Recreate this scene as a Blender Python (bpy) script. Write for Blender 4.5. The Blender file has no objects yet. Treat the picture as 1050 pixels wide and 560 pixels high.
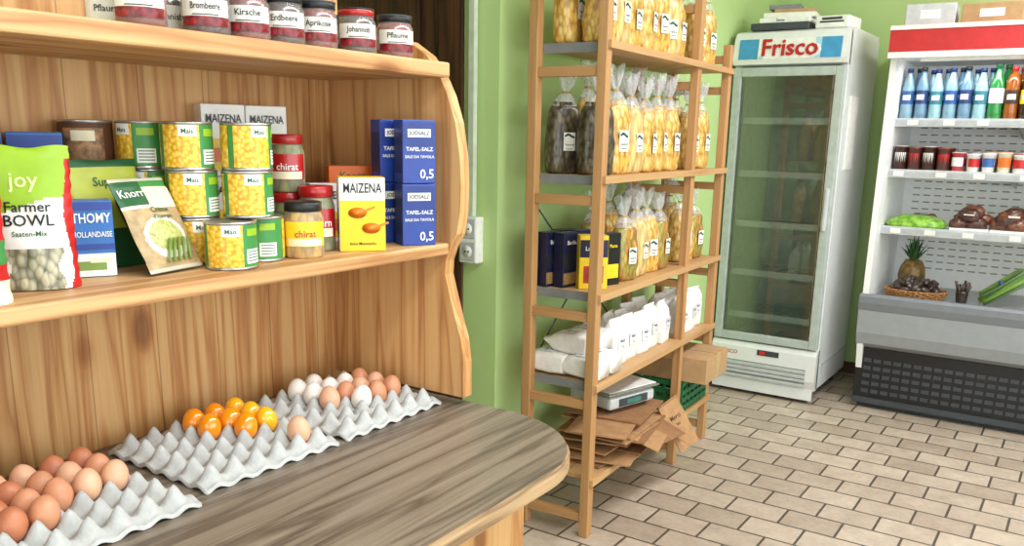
import bpy, bmesh, math, random
from mathutils import Vector, Matrix, noise
R=random.Random(11)
sc=bpy.context.scene
try: sc.view_settings.view_transform='Standard'
except Exception: pass
pi=math.pi
def T(x=0,y=0,z=0,rz=0,rx=0,ry=0):
    return Matrix.Translation((x,y,z))@Matrix.Rotation(math.radians(rz),4,'Z')@Matrix.Rotation(math.radians(rx),4,'X')@Matrix.Rotation(math.radians(ry),4,'Y')
def lin(c):
    return tuple(((v/255)/12.92 if v/255<=.04045 else ((v/255+.055)/1.055)**2.4) for v in c)+(1,)
# ---------------------------------------------------------------- materials
def mk(name):
    m=bpy.data.materials.new(name); m.use_nodes=True
    return m,m.node_tree,m.node_tree.nodes['Principled BSDF']
def N(nt,t,**k):
    n=nt.nodes.new(t)
    for a,b in k.items(): setattr(n,a,b)
    return n
def coords(nt,scale=(1,1,1)):
    tc=N(nt,'ShaderNodeTexCoord'); mp=N(nt,'ShaderNodeMapping'); mp.inputs['Scale'].default_value=scale
    nt.links.new(tc.outputs['Object'],mp.inputs['Vector']); return mp.outputs['Vector']
def ramp(nt,src,stops):
    r=N(nt,'ShaderNodeValToRGB'); e=r.color_ramp.elements
    while len(e)<len(stops): e.new(.5)
    for i,(p,c) in enumerate(stops): e[i].position=p; e[i].color=c
    nt.links.new(src,r.inputs['Fac']); return r.outputs['Color']
def noisetex(nt,vec,scale,detail=3,rough=.5,dist=0):
    n=N(nt,'ShaderNodeTexNoise'); n.inputs['Scale'].default_value=scale; n.inputs['Detail'].default_value=detail
    n.inputs['Roughness'].default_value=rough; n.inputs['Distortion'].default_value=dist
    nt.links.new(vec,n.inputs['Vector']); return n.outputs['Fac']
def bump(nt,b,src,strength,dist=.01):
    n=N(nt,'ShaderNodeBump'); n.inputs['Strength'].default_value=strength; n.inputs['Distance'].default_value=dist
    nt.links.new(src,n.inputs['Height']); nt.links.new(n.outputs['Normal'],b.inputs['Normal'])
def mul(nt,a,c,fac):
    m2=N(nt,'ShaderNodeMix',data_type='RGBA',blend_type='MULTIPLY'); m2.inputs[0].default_value=fac
    nt.links.new(a,m2.inputs[6]); nt.links.new(c,m2.inputs[7]); return m2.outputs[2]
MC={}
def P(name,c,rough=.5,metal=0,var=.05,scale=25,bmp=0,coat=0):
    if name in MC: return MC[name]
    m,nt,b=mk(name); v=coords(nt); f=noisetex(nt,v,scale)
    l=lin(c); d=tuple(max(0,x*(1-var*2)) for x in l[:3])+(1,); h=tuple(min(1,x*(1+var*2)) for x in l[:3])+(1,)
    nt.links.new(ramp(nt,f,[(.3,d),(.7,h)]),b.inputs['Base Color'])
    b.inputs['Roughness'].default_value=rough; b.inputs['Metallic'].default_value=metal
    b.inputs['Coat Weight'].default_value=coat; b.inputs['Coat Roughness'].default_value=.1
    if bmp: bump(nt,b,f,bmp)
    MC[name]=m; return m
def wood(name,cols,grain=1,scale=1.0,knots=True,rough=.5,seam=None,streak=1.0,bands=6):
    m,nt,b=mk(name)
    s=[9*scale]*3; s[grain]=.45*scale
    v=coords(nt,tuple(s)); f=noisetex(nt,v,2.0,3,.5,.5)
    mm=N(nt,'ShaderNodeMath',operation='MULTIPLY'); mm.inputs[1].default_value=bands; nt.links.new(f,mm.inputs[0])
    pp=N(nt,'ShaderNodeMath',operation='PINGPONG'); pp.inputs[1].default_value=1; nt.links.new(mm.outputs[0],pp.inputs[0])
    col=ramp(nt,pp.outputs[0],[(.0,lin(cols[0])),(.5,lin(cols[0])),(.8,lin(cols[1])),(1,lin(cols[2]))])
    s1=[3*scale]*3; s1[grain]=.6*scale
    col=mul(nt,col,ramp(nt,noisetex(nt,coords(nt,tuple(s1)),1.5,3),[(.3,(.86,.82,.77,1)),(.7,(1,1,1,1))]),.8)
    s2=[60*scale]*3; s2[grain]=1.5*scale
    f2=noisetex(nt,coords(nt,tuple(s2)),1.5,4,.7)
    col=mul(nt,col,ramp(nt,f2,[(.3,(.5,.45,.4,1)),(.6,(1,1,1,1))]),.28*streak)
    if knots:
        s3=[6.0*scale]*3; s3[grain]=3.0*scale
        vo=N(nt,'ShaderNodeTexVoronoi'); vo.inputs['Scale'].default_value=1.0; nt.links.new(coords(nt,tuple(s3)),vo.inputs['Vector'])
        col=mul(nt,col,ramp(nt,vo.outputs['Distance'],[(.08,(.32,.17,.08,1)),(.12,(.6,.38,.22,1)),(.16,(.9,.8,.7,1)),(.23,(1,1,1,1))]),.8)
    if seam:
        ax,w=seam
        tc=N(nt,'ShaderNodeTexCoord'); sx=N(nt,'ShaderNodeSeparateXYZ'); nt.links.new(tc.outputs['Object'],sx.inputs[0])
        a=N(nt,'ShaderNodeMath',operation='DIVIDE'); nt.links.new(sx.outputs[ax],a.inputs[0]); a.inputs[1].default_value=w
        fr=N(nt,'ShaderNodeMath',operation='FRACT'); nt.links.new(a.outputs[0],fr.inputs[0])
        q=ramp(nt,fr.outputs[0],[(.0,(.45,.38,.3,1)),(.010,(.5,.42,.34,1)),(.02,(1,1,1,1))])
        fl=N(nt,'ShaderNodeMath',operation='FLOOR'); nt.links.new(a.outputs[0],fl.inputs[0])
        wn=N(nt,'ShaderNodeTexWhiteNoise',noise_dimensions='1D'); nt.links.new(fl.outputs[0],wn.inputs['W'])
        t=ramp(nt,wn.outputs['Value'],[(0,(.86,.84,.82,1)),(1,(1,1,1,1))])
        col=mul(nt,mul(nt,col,q,.9),t,.9)
    nt.links.new(col,b.inputs['Base Color']); b.inputs['Roughness'].default_value=rough
    bump(nt,b,f2,.12,.003); return m
def cells(name,cols,scale,rough=.35,stretch=(1,1,1),coat=.3,edge=(.35,.2,.05)):
    m,nt,b=mk(name); vo=N(nt,'ShaderNodeTexVoronoi'); vo.inputs['Scale'].default_value=scale
    nt.links.new(coords(nt,stretch),vo.inputs['Vector'])
    c=ramp(nt,vo.outputs['Color'],[(0,lin(cols[0])),(.5,lin(cols[1])),(1,lin(cols[2]))])
    k=ramp(nt,vo.outputs['Distance'],[(.35,(1,1,1,1)),(.75,edge+(1,))])
    nt.links.new(mul(nt,c,k,.8),b.inputs['Base Color'])
    b.inputs['Roughness'].default_value=rough; b.inputs['Coat Weight'].default_value=coat
    inv=N(nt,'ShaderNodeMath',operation='SUBTRACT'); inv.inputs[0].default_value=1; nt.links.new(vo.outputs['Distance'],inv.inputs[1])
    bump(nt,b,inv.outputs[0],.5,.004); return m
def film(name,c,alpha,rough=.15):
    m,nt,b=mk(name); out=nt.nodes['Material Output']; tr=N(nt,'ShaderNodeBsdfTransparent'); mx=N(nt,'ShaderNodeMixShader')
    f=noisetex(nt,coords(nt),60); r=N(nt,'ShaderNodeMapRange'); r.inputs['To Min'].default_value=alpha*.5; r.inputs['To Max'].default_value=min(1,alpha*1.5)
    nt.links.new(f,r.inputs['Value']); nt.links.new(r.outputs[0],mx.inputs[0])
    b.inputs['Base Color'].default_value=lin(c); b.inputs['Roughness'].default_value=rough
    nt.links.new(tr.outputs[0],mx.inputs[1]); nt.links.new(b.outputs[0],mx.inputs[2]); nt.links.new(mx.outputs[0],out.inputs['Surface']); return m
def glass(name,tint=(.9,.95,.92),ior=1.5,add=.0):
    m,nt,b=mk(name); out=nt.nodes['Material Output']; tr=N(nt,'ShaderNodeBsdfTransparent'); tr.inputs[0].default_value=tint+(1,)
    gl=N(nt,'ShaderNodeBsdfGlossy'); gl.inputs['Roughness'].default_value=.02; fr=N(nt,'ShaderNodeFresnel'); fr.inputs[0].default_value=ior
    ad=N(nt,'ShaderNodeMath',operation='ADD',use_clamp=True); ad.inputs[1].default_value=add; nt.links.new(fr.outputs[0],ad.inputs[0])
    mx=N(nt,'ShaderNodeMixShader'); nt.links.new(ad.outputs[0],mx.inputs[0]); nt.links.new(tr.outputs[0],mx.inputs[1]); nt.links.new(gl.outputs[0],mx.inputs[2]); nt.links.new(mx.outputs[0],out.inputs['Surface']); return m

white=P('white',(238,238,234),.45); black=P('black',(22,22,24),.4); paper=P('paper_white',(235,232,224),.8,var=.04)
red=P('red',(190,28,30),.35); dgreen=P('dark_green',(30,92,52),.4); green=P('green',(62,140,70),.4); yellow=P('yellow',(240,205,40),.4)
blue=P('blue',(32,62,150),.35); dblue=P('navy',(18,24,58),.4); orange=P('orange',(232,110,30),.4); lime=P('lime',(150,190,40),.4)
silver=P('tin',(190,190,188),.3,metal=.9); grey=P('grey',(130,132,134),.5); dgrey=P('dark_grey',(62,66,72),.5); lgrey=P('light_grey',(196,198,200),.45)
cream=P('cream',(236,226,196),.5); lblue=P('light_blue',(90,170,215),.4); kraft=P('kraft',(176,134,92),.8,var=.08); kraft2=P('kraft_dark',(150,108,72),.8,var=.08)
card=P('cardboard',(186,150,108),.8); teal=P('teal',(60,120,110),.5); brown=P('brown',(88,52,32),.6)
pineZ=wood('pine_vertical',[(226,180,124),(211,158,100),(190,133,80)],2,seam=(1,.14)); pineY=wood('pine_lengthwise',[(220,178,126),(204,155,104),(184,132,84)],1)
pineZs=wood('pine_side',[(222,175,118),(206,153,96),(184,129,78)],2)
rackZ=wood('rack_pine_post',[(198,152,102),(182,134,84),(162,113,67)],2,knots=False,bands=4); rackY=wood('rack_pine_board',[(208,166,116),(194,148,98),(174,125,79)],1,knots=False,bands=4)
rackX=wood('rack_pine_rung',[(198,152,102),(182,134,84),(162,113,67)],0,knots=False,bands=4)
table=wood('weathered_table',[(150,139,124),(131,120,106),(104,94,83)],1,1.0,False,.36,seam=(0,.125),streak=1.9)
tedge=wood('table_edge',[(188,158,120),(166,136,100),(130,103,77)],1,1.0,False,.5)
corn=cells('corn_kernels',[(246,205,60),(250,215,80),(240,190,40)],130,edge=(.7,.45,.1))
pasta=cells('pasta_yellow',[(240,204,112),(230,182,84),(250,226,156)],70,stretch=(1,1,.55),edge=(.45,.3,.12))
pasta2=cells('pasta_dark',[(104,92,66),(72,64,50),(140,124,92)],75,stretch=(1,1,.5),edge=(.12,.1,.06))
pasta3=cells('pasta_pale',[(240,218,156),(230,200,126),(250,234,188)],45,stretch=(1,1,.3),edge=(.5,.36,.18))
pasta4=cells('pasta_tricolour',[(226,180,90),(150,150,70),(206,120,60)],60,stretch=(1,1,.45),edge=(.4,.26,.12))
seeds=cells('seeds',[(150,148,126),(196,190,160),(110,112,96)],110,stretch=(1,1,.6),edge=(.2,.2,.16))
pickle=cells('pickle',[(150,140,50),(120,122,44),(170,160,70)],60,stretch=(1,1,.4),edge=(.3,.3,.1))
corns=cells('mini_corn',[(222,176,60),(200,150,44),(234,196,90)],70,stretch=(1,1,.3),edge=(.3,.2,.05))
filmM=film('clear_film',(238,240,242),.30); jarglass=film('jar_glass',(225,235,230),.16,.05)
glassM=glass('door_glass',(.88,.92,.9),1.5,.10); winglass=glass('window_glass',(.97,.98,.98))
jam=P('jam_dark',(72,12,18),.08,coat=.8); jam2=P('jam_red',(130,20,20),.08,coat=.8)

# ---------------------------------------------------------------- mesh builder
TXT={}
def txtmesh(s):
    if s in TXT: return TXT[s]
    cu=bpy.data.curves.new('t','FONT'); cu.body=s; cu.align_x='CENTER'; cu.align_y='CENTER'; cu.resolution_u=2; cu.offset=.012
    ob=bpy.data.objects.new('t',cu); sc.collection.objects.link(ob); bpy.context.view_layer.update()
    me=bpy.data.meshes.new_from_object(ob.evaluated_get(bpy.context.evaluated_depsgraph_get()))
    vs=[v.co.copy() for v in me.vertices]; fs=[tuple(p.vertices) for p in me.polygons]
    bpy.data.objects.remove(ob); bpy.data.meshes.remove(me)
    w=max((v.x for v in vs),default=1)-min((v.x for v in vs),default=0)
    TXT[s]=(vs,fs,w); return TXT[s]
class B:
    def __init__(s): s.v=[];s.f=[];s.m=[];s.sm=[];s.mats=[]
    def mi(s,m):
        if m not in s.mats: s.mats.append(m)
        return s.mats.index(m)
    def add(s,vs,fs,mat,M=None,smooth=False,matf=None):
        o=len(s.v); s.v+= [ (M@Vector(v)) if M is not None else Vector(v) for v in vs]
        k=s.mi(mat) if mat else 0
        for f in fs:
            s.f.append(tuple(i+o for i in f)); s.sm.append(smooth)
            if matf:
                c=sum((Vector(vs[i]) for i in f),Vector())/len(f); s.m.append(s.mi(matf(c)))
            else: s.m.append(k)
    def box(s,c,d,mat,bev=0,M=None):
        x,y,z=d[0]/2,d[1]/2,d[2]/2
        if bev<=0:
            vs=[(c[0]+i*x,c[1]+j*y,c[2]+k*z) for i in(-1,1) for j in(-1,1) for k in(-1,1)]
            s.add(vs,[(0,1,3,2),(4,6,7,5),(0,4,5,1),(2,3,7,6),(0,2,6,4),(1,5,7,3)],mat,M)
        else:
            bm=bmesh.new(); bmesh.ops.create_cube(bm,size=1)
            for v in bm.verts: v.co=Vector((v.co.x*d[0],v.co.y*d[1],v.co.z*d[2]))
            bmesh.ops.bevel(bm,geom=list(bm.edges),offset=bev,segments=2,profile=.5,affect='EDGES')
            bm.verts.ensure_lookup_table()
            s.add([v.co+Vector(c) for v in bm.verts],[tuple(v.index for v in f.verts) for f in bm.faces],mat,M); bm.free()
    def bb(s,x0,x1,y0,y1,z0,z1,mat,bev=0,M=None): s.box(((x0+x1)/2,(y0+y1)/2,(z0+z1)/2),(x1-x0,y1-y0,z1-z0),mat,bev,M)
    def lathe(s,prof,mat,seg=24,M=None,smooth=True,matf=None,cap=True):
        vs=[];fs=[]
        for r,z in prof:
            for i in range(seg): a=2*pi*i/seg; vs.append((r*math.cos(a),r*math.sin(a),z))
        for k in range(len(prof)-1):
            for i in range(seg):
                j=(i+1)%seg; fs.append((k*seg+i,k*seg+j,(k+1)*seg+j,(k+1)*seg+i))
        if cap:
            fs.append(tuple(range(seg))[::-1]); fs.append(tuple((len(prof)-1)*seg+i for i in range(seg)))
        s.add(vs,fs,mat,M,smooth,matf)
    def rod(s,p,q,r,mat,seg=8):
        p=Vector(p);q=Vector(q); d=q-p; s.lathe([(r,0),(r,d.length)],mat,seg,Matrix.Translation(p)@d.to_track_quat('Z','Y').to_matrix().to_4x4())
    def patch(s,r,z0,z1,a0,a1,mat,M=None,seg=12):   # angle 0 = front (-Y)
        vs=[];fs=[]
        for i in range(seg+1):
            a=math.radians(a0+(a1-a0)*i/seg)
            for z in (z0,z1): vs.append((r*math.sin(a),-r*math.cos(a),z))
        for i in range(seg): fs.append((2*i,2*i+2,2*i+3,2*i+1))
        s.add(vs,fs,mat,M,True)
    def text(s,t,x,y,z,size,mat,wmax=None,M=None,cyl=None,fn=None,rot=0):
        vs,fs,w=txtmesh(t); sx=size
        if wmax and w*sx>wmax: sx=wmax/w
        out=[]
        for v in vs:
            a,b=v.x*sx,v.y*size
            if rot: c_,s_=math.cos(rot),math.sin(rot); a,b=a*c_-b*s_,a*s_+b*c_
            if cyl: th=(x+a)/cyl; out.append((cyl*math.sin(th),-cyl*math.cos(th),z+b))
            elif fn: out.append((x+a,fn(x+a,z+b)-.0012,z+b))
            else: out.append((x+a,y,z+b))
        s.add(out,fs,mat,M)
    def loft(s,secs,mat,n=28,M=None,matf=None,cap=True,nz=0):
        vs=[];fs=[]
        for (z,rx,ry,e,ox,oy,ruf) in secs:
            for i in range(n):
                a=2*pi*i/n; c,d=math.cos(a),math.sin(a)
                k=1+ruf*math.sin(a*7+1)
                x=rx*math.copysign(abs(c)**(2/e),c)+ox; y=ry*math.copysign(abs(d)**(2/e),d)*k+oy; zz=z+abs(ruf)*.02*math.sin(a*5)
                if nz:
                    q=noise.noise(Vector((x*30,y*30,zz*30+nz*7)))*.006; x+=q*c; y+=q*d
                vs.append((x,y,zz))
        for k in range(len(secs)-1):
            for i in range(n):
                j=(i+1)%n; fs.append((k*n+i,k*n+j,(k+1)*n+j,(k+1)*n+i))
        if cap: fs.append(tuple(range(n))[::-1]); fs.append(tuple((len(secs)-1)*n+i for i in range(n)))
        s.add(vs,fs,mat,M,True,matf)
    def prism(s,pts,axis,a,b,mat,M=None):
        def mkp(p,t):
            return {0:(t,p[0],p[1]),1:(p[0],t,p[1]),2:(p[0],p[1],t)}[axis]
        n=len(pts); vs=[mkp(p,a) for p in pts]+[mkp(p,b) for p in pts]
        fs=[tuple(range(n))[::-1],tuple(range(n,2*n))]+[(i,(i+1)%n,(i+1)%n+n,i+n) for i in range(n)]
        s.add(vs,fs,mat,M)
    def pouch(s,w,h,dep0,matf,M=None,nx=26,nzz=30,seed=0,waist=0):
        dep=lambda t: dep0(min(1.0,max(0.0,t)))
        fn=lambda x,z: -dep(z/h)*max(0,1-abs(2*x/w)**2.6)**.6 -.0006+ (noise.noise(Vector((x*25,z*25,seed)))*.003 if dep(z/h)>.006 else 0)
        for sg in (1,-1):
            vs=[];fs=[]
            for k in range(nzz+1):
                ws=1-waist*math.sin(pi*k/nzz)+waist*.4*math.sin(k*1.3)
                for i in range(nx+1):
                    x=-w/2+w*i/nx; z=h*k/nzz; zz=z+(waist*.06*math.sin(i/nx*9) if k==nzz else 0)
                    vs.append((x*ws,sg*fn(x,z),zz))
            for k in range(nzz):
                for i in range(nx):
                    a=k*(nx+1)+i; fs.append((a,a+1,a+nx+2,a+nx+1))
            s.add(vs,fs,None,M,True,lambda c:matf(c.x/w,c.z/h,sg))
        s.add([(-w/2*.9,-dep(0)*.6,0),(w/2*.9,-dep(0)*.6,0),(w/2*.9,dep(0)*.6,0),(-w/2*.9,dep(0)*.6,0)],[(3,2,1,0)],matf(0,0,1),M)
        return fn
    def mesh(s,name):
        me=bpy.data.meshes.new(name); me.from_pydata([tuple(v) for v in s.v],[],s.f)
        for m in s.mats: me.materials.append(m)
        me.polygons.foreach_set('material_index',s.m); me.polygons.foreach_set('use_smooth',s.sm); me.update(); return me
    def obj(s,name,M=None,me=None):
        return place(name,s.mesh(name),M)
CUR=[None]
def place(name,me,M=None):
    o=bpy.data.objects.new(name,me); sc.collection.objects.link(o)
    if M is None: M=Matrix.Identity(4)
    o.matrix_world=(CUR[0]@M) if CUR[0] is not None else M
    return o

# ---------------------------------------------------------------- room
def wallpaint():
    m,nt,b=mk('green_paint'); f=noisetex(nt,coords(nt),2.5,5); f2=noisetex(nt,coords(nt),180,2)
    nt.links.new(ramp(nt,f,[(.3,lin((184,214,140))),(.7,lin((194,222,153)))]),b.inputs['Base Color']); b.inputs['Roughness'].default_value=.7; bump(nt,b,f2,.25,.002); return m
gw=wallpaint(); ceilm=P('ceiling_white',(240,240,238),.9)
def floormat():
    m,nt,b=mk('floor_tiles'); v=coords(nt); br=N(nt,'ShaderNodeTexBrick'); nt.links.new(v,br.inputs['Vector'])
    br.inputs['Scale'].default_value=1; br.inputs['Brick Width'].default_value=.205; br.inputs['Row Height'].default_value=.145
    br.inputs['Mortar Size'].default_value=.005; br.inputs['Mortar Smooth'].default_value=.1; br.inputs['Bias'].default_value=0
    br.inputs['Color1'].default_value=lin((208,192,174)); br.inputs['Color2'].default_value=lin((180,163,146)); br.inputs['Mortar'].default_value=lin((96,86,76))
    f=noisetex(nt,v,11,6,.65); f3=noisetex(nt,v,45,3,.6)
    col=mul(nt,br.outputs['Color'],ramp(nt,f,[(.3,(.74,.71,.69,1)),(.65,(1,1,1,1))]),.85)
    col=mul(nt,col,ramp(nt,f3,[(.3,(.85,.83,.81,1)),(.6,(1,1,1,1))]),.7)
    nt.links.new(col,b.inputs['Base Color']); b.inputs['Roughness'].default_value=.33
    inv=N(nt,'ShaderNodeMath',operation='SUBTRACT'); inv.inputs[0].default_value=1; nt.links.new(br.outputs['Fac'],inv.inputs[1]); bump(nt,b,inv.outputs[0],.5,.004)
    return m
fm=floormat()
b=B(); b.bb(-3.0,2.8,-2.7,5.65,-.1,0,fm); b.obj('floor')
b=B(); b.bb(-3.0,2.8,-2.7,5.65,2.7,2.8,ceilm); b.obj('ceiling')
b=B(); b.bb(-3.0,2.8,5.45,5.65,0,2.7,gw); b.obj('wall_back')
b=B(); b.bb(-2.0,-1.74,2.5,5.45,0,2.7,gw); b.obj('wall_left')
b=B(); b.bb(-1.72,-1.52,-2.5,1.52,0,2.7,gw); b.obj('wall_left_shelf_side')
b=B(); b.bb(-3.0,-2.9,-2.5,5.45,0,2.7,gw); b.obj('wall_passage')
def winwall(name,axis,c,a0,a1,w0,w1,z0,z1,wn):
    b=B()
    def seg(p0,p1,q0,q1,mat=gw,t=.1,bl=b):
        if axis==0: bl.bb(c-t,c+t,p0,p1,q0,q1,mat)
        else: bl.bb(p0,p1,c-t,c+t,q0,q1,mat)
    seg(a0,w0,0,2.7); seg(w1,a1,0,2.7); seg(w0,w1,0,z0); seg(w0,w1,z1,2.7); b.obj(name)
    g=B(); n=3
    for i in range(n+1):
        p=w0+.03+(w1-w0-.06)*i/n; seg(p-.03,p+.03,z0,z1,white,.04,g)
    seg(w0,w1,z0,z0+.05,white,.045,g); seg(w0,w1,z1-.05,z1,white,.045,g); seg(w0,w1,z0+.05,z1-.05,winglass,.004,g); g.obj(wn)
winwall('wall_right',0,2.7,-2.6,5.55,-1.8,3.6,.7,2.45,'window_1')
winwall('wall_front',1,-2.6,-3.0,2.6,-1.0,2.2,.15,2.4,'window_2')
b=B(); b.bb(-1.738,-1.728,2.5,5.45,0,.07,brown); b.obj('baseboard_left')
b=B(); b.bb(-1.728,2.6,5.438,5.449,0,.07,brown); b.obj('baseboard_back')
dk=wood('dark_brown_wood',[(96,58,36),(80,46,28),(58,32,20)],2,1,False)
b=B(); b.bb(-2.9,-2.0,2.52,2.60,0,2.7,dk); b.bb(-1.99,-1.885,2.485,2.499,0,2.7,dk,.004)
for z in (.2,.95,1.7): b.bb(-2.75,-2.1,2.508,2.52,z,z+.6,dk,.004)
b.obj('door_1')

# ---------------------------------------------------------------- cabinet
b=B()
XB=-1.49; Y0=.05; Y1=1.46
b.bb(XB-.02,XB,Y0,Y1+.035,.0,1.84,pineZ)
prof=[(XB,.83),(-1.10,.83),(-1.10,.91),(-1.108,.96),(-1.125,1.01),(-1.14,1.06),(-1.152,1.10),(-1.15,1.13),(-1.138,1.16),(-1.12,1.19),(-1.112,1.24),(-1.11,1.29),(-1.113,1.35),(-1.125,1.42),(-1.145,1.475),(-1.17,1.52),(-1.20,1.555),(-1.25,1.585),(-1.32,1.60),(XB,1.605)]
b.prism(prof,1,Y1,Y1+.03,pineZs); b.prism(prof,1,Y0-.03,Y0,pineZs)
b.bb(XB,-1.14,Y0,Y1,1.145,1.17,pineY,.004); b.bb(XB,-1.14,Y0,Y1+.002,1.51,1.54,pineY,.004)
b.bb(XB,-.92,Y0,1.44,.08,.78,pineZs,.004); b.bb(XB+.03,-.96,Y0+.02,1.40,0,.08,pineZs)
for y in (.3,.78): b.bb(-.922,-.905,y,y+.42,.14,.72,pineZs,.006)
b.obj('wooden_shelf_cabinet')
b=B()
out=[(XB,Y0-.05),(-.738,Y0-.05)]
cx,cy,r=-1.0,1.238,.262
for i in range(15):
    a=pi/2*i/14; out.append((cx+r*math.cos(a),cy+r*math.sin(a)))
out+=[(-1.08,1.50),(XB,1.50)]
b.prism(out,2,.7805,.8,tedge); 
inner=[(x+(.004 if x<-1.4 else -.004)*1.0,y-.004 if y>1 else y+.004) for x,y in out]
n=len(out); b.add([(x,y,.8) for x,y in out]+[(x,y,.81) for x,y in inner],[(i,(i+1)%n,(i+1)%n+n,i+n) for i in range(n)],tedge)
b.add([(x,y,.81) for x,y in inner],[tuple(range(n))],table)
b.obj('counter_tabletop')

# ---------------------------------------------------------------- egg trays
pulp=P('grey_pulp',(186,188,186),.9,var=.05,scale=60,bmp=.3)
def tray_mesh():
    b=B(); p=.0475; nx,ny,s=6,6,8; W=nx*p; H=ny*p; A=.036; vs=[];fs=[]
    NX=nx*s; NY=ny*s
    def h(x,y):
        sx=(1-math.cos(2*pi*x/p))/2; sy=(1-math.cos(2*pi*y/p))/2
        return A*(.22*sx+.22*sy+.56*(sx*sy)**1.4)+.006
    for i in range(NX+1):
        for j in range(NY+1):
            x=-W/2+W*i/NX; y=-H/2+H*j/NY; vs.append((x,y,h(x+W/2-p,y+H/2-p)))
    for i in range(NX):
        for j in range(NY):
            a=i*(NY+1)+j; fs.append((a,a+NY+1,a+NY+2,a+1))
    b.add(vs,fs,pulp,None,True)
    rim=[i*(NY+1) for i in range(NX+1)]+[NX*(NY+1)+j for j in range(1,NY+1)]+[i*(NY+1)+NY for i in range(NX-1,-1,-1)]+[j for j in range(NY-1,0,-1)]
    o=[vs[i] for i in rim]; m=len(o)
    lo=[(x*1.035,y*1.035,z+.002) for x,y,z in o]; lo2=[(x*1.04,y*1.04,max(0.001,z-.006)) for x,y,z in o]
    b.add(o+lo+lo2,[(i,(i+1)%m,(i+1)%m+m,i+m) for i in range(m)]+[(i+m,(i+1)%m+m,(i+1)%m+2*m,i+2*m) for i in range(m)],pulp,None,True)
    b.add([(x*.9,y*.9,.003) for x,y,z in ((-W/2,-H/2,0),(W/2,-H/2,0),(W/2,H/2,0),(-W/2,H/2,0))],[(0,1,2,3)],pulp)
    return b.mesh('egg_tray'),p,W
tm,ep,TW=tray_mesh()
prof=[(max(.0006,.0222*math.sin(t)*(1-.10*math.cos(pi-t))),-.028*math.cos(t)) for t in [pi*i/14 for i in range(15)]]
eggm={k:P('egg_'+k,c,.42,var=.05,scale=40) for k,c in dict(brown=(208,144,108),tan=(224,174,140),rust=(190,118,84),white=(238,232,224)).items()}
eggm['orange']=P('painted_orange',(246,146,16),.12,coat=.8); eggm['yellow']=P('painted_yellow',(250,180,26),.12,coat=.8)
def eggs(name,lst,M):
    b=B()
    for i,j,k in lst:
        x=-TW/2+ep+ep*i; y=-TW/2+ep+ep*j
        b.lathe(prof,eggm[k],20,M@T(x,y,.036,R.uniform(0,360),R.uniform(-9,9),R.uniform(-9,9)),cap=False)
    b.obj(name)
trays=[T(-1.262,.640,.81,1),T(-1.292,.975,.81,-1.5),T(-1.292,1.290,.81,1)]
for t in trays: place('egg_tray',tm,t)
br=['brown','rust','brown','tan']
eggs('brown_eggs',[(i,j,R.choice(br)) for i in range(0,3) for j in range(0,5)]+[(3,0,'rust'),(3,1,'brown')],trays[0])
eggs('orange_painted_eggs',[(0,2,'orange'),(0,3,'orange'),(1,2,'orange'),(1,3,'orange'),(0,4,'yellow'),(1,4,'yellow'),(2,4,'yellow'),(2,3,'orange')],trays[1])
eggs('tan_egg',[(4,4,'tan')],trays[1])
eggs('mixed_eggs',[(0,1,'white'),(1,1,'white'),(0,2,'white'),(1,2,'white'),(2,1,'tan'),(2,2,'brown'),(3,2,'white'),(1,3,'white'),(2,3,'tan'),(3,3,'brown'),(2,4,'tan'),(3,4,'brown'),(1,4,'brown')],trays[2])

# ---------------------------------------------------------------- packaged goods
def pack(name,w,d,h,base,patches,texts,M,sidepatches=()):
    b=B(); b.box((0,0,h/2),(w,d,h),base,.0012)
    for k,(x,z,pw,ph,m) in enumerate(patches): b.box((x,-d/2-.0003-.0002*k,z),(pw,.0006,ph),m)
    for (x,z,pw,ph,m) in sidepatches: b.box((-w/2-.0004,x,z),(.0006,pw,ph),m)
    for (t,x,z,s,m,wm) in texts: b.text(t,x,-d/2-.0022,z,s,m,wm)
    b.box((0,0,h+.0003),(w*.96,.001,.0006),grey)
    return b.obj(name,M) if M is not None else b.mesh(name)
ZS=1.1705
def can(kind):
    b=B(); r,h=.0425,.0795
    b.lathe([(r-.002,0),(r+.0008,.0005),(r+.0008,.003),(r-.0004,.0045),(r-.0004,h-.0045),(r+.0008,h-.003),(r+.0008,h-.0005),(r-.001,h),(r-.003,h-.003),(.001,h-.003)],silver,36)
    base={'corn':green,'dark':brown}[kind]
    b.patch(r+.0001,.005,h-.005,-180,180,base,seg=48)
    if kind=='corn':
        b.patch(r+.0005,.005,h-.005,-75,12,corn,seg=20)
        b.patch(r+.0007,.056,h-.005,-34,6,white,seg=12)
        b.text('Mais',-.011,0,.064,.011,dgreen,.024,cyl=r+.0012)
        b.patch(r+.0007,.010,.034,20,62,white,seg=10)
        for z in (.014,.019,.024,.029): b.patch(r+.0011,z,z+.0016,24,58,dgreen,seg=8)
        b.patch(r+.0007,.056,.068,22,60,lime,seg=10)
        b.patch(r+.0005,.005,h-.005,85,150,corn,seg=14); b.patch(r+.0005,.005,h-.005,-160,-90,corn,seg=14)
    else:
        b.patch(r+.0006,.012,.066,-60,30,P('mush',(150,110,70),.5,var=.3,scale=90),seg=16); b.patch(r+.001,.045,.062,-40,10,cream,seg=10)
    return b.mesh('canned_corn')
cc,cd=can('corn'),can('dark')
hc=.080
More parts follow.
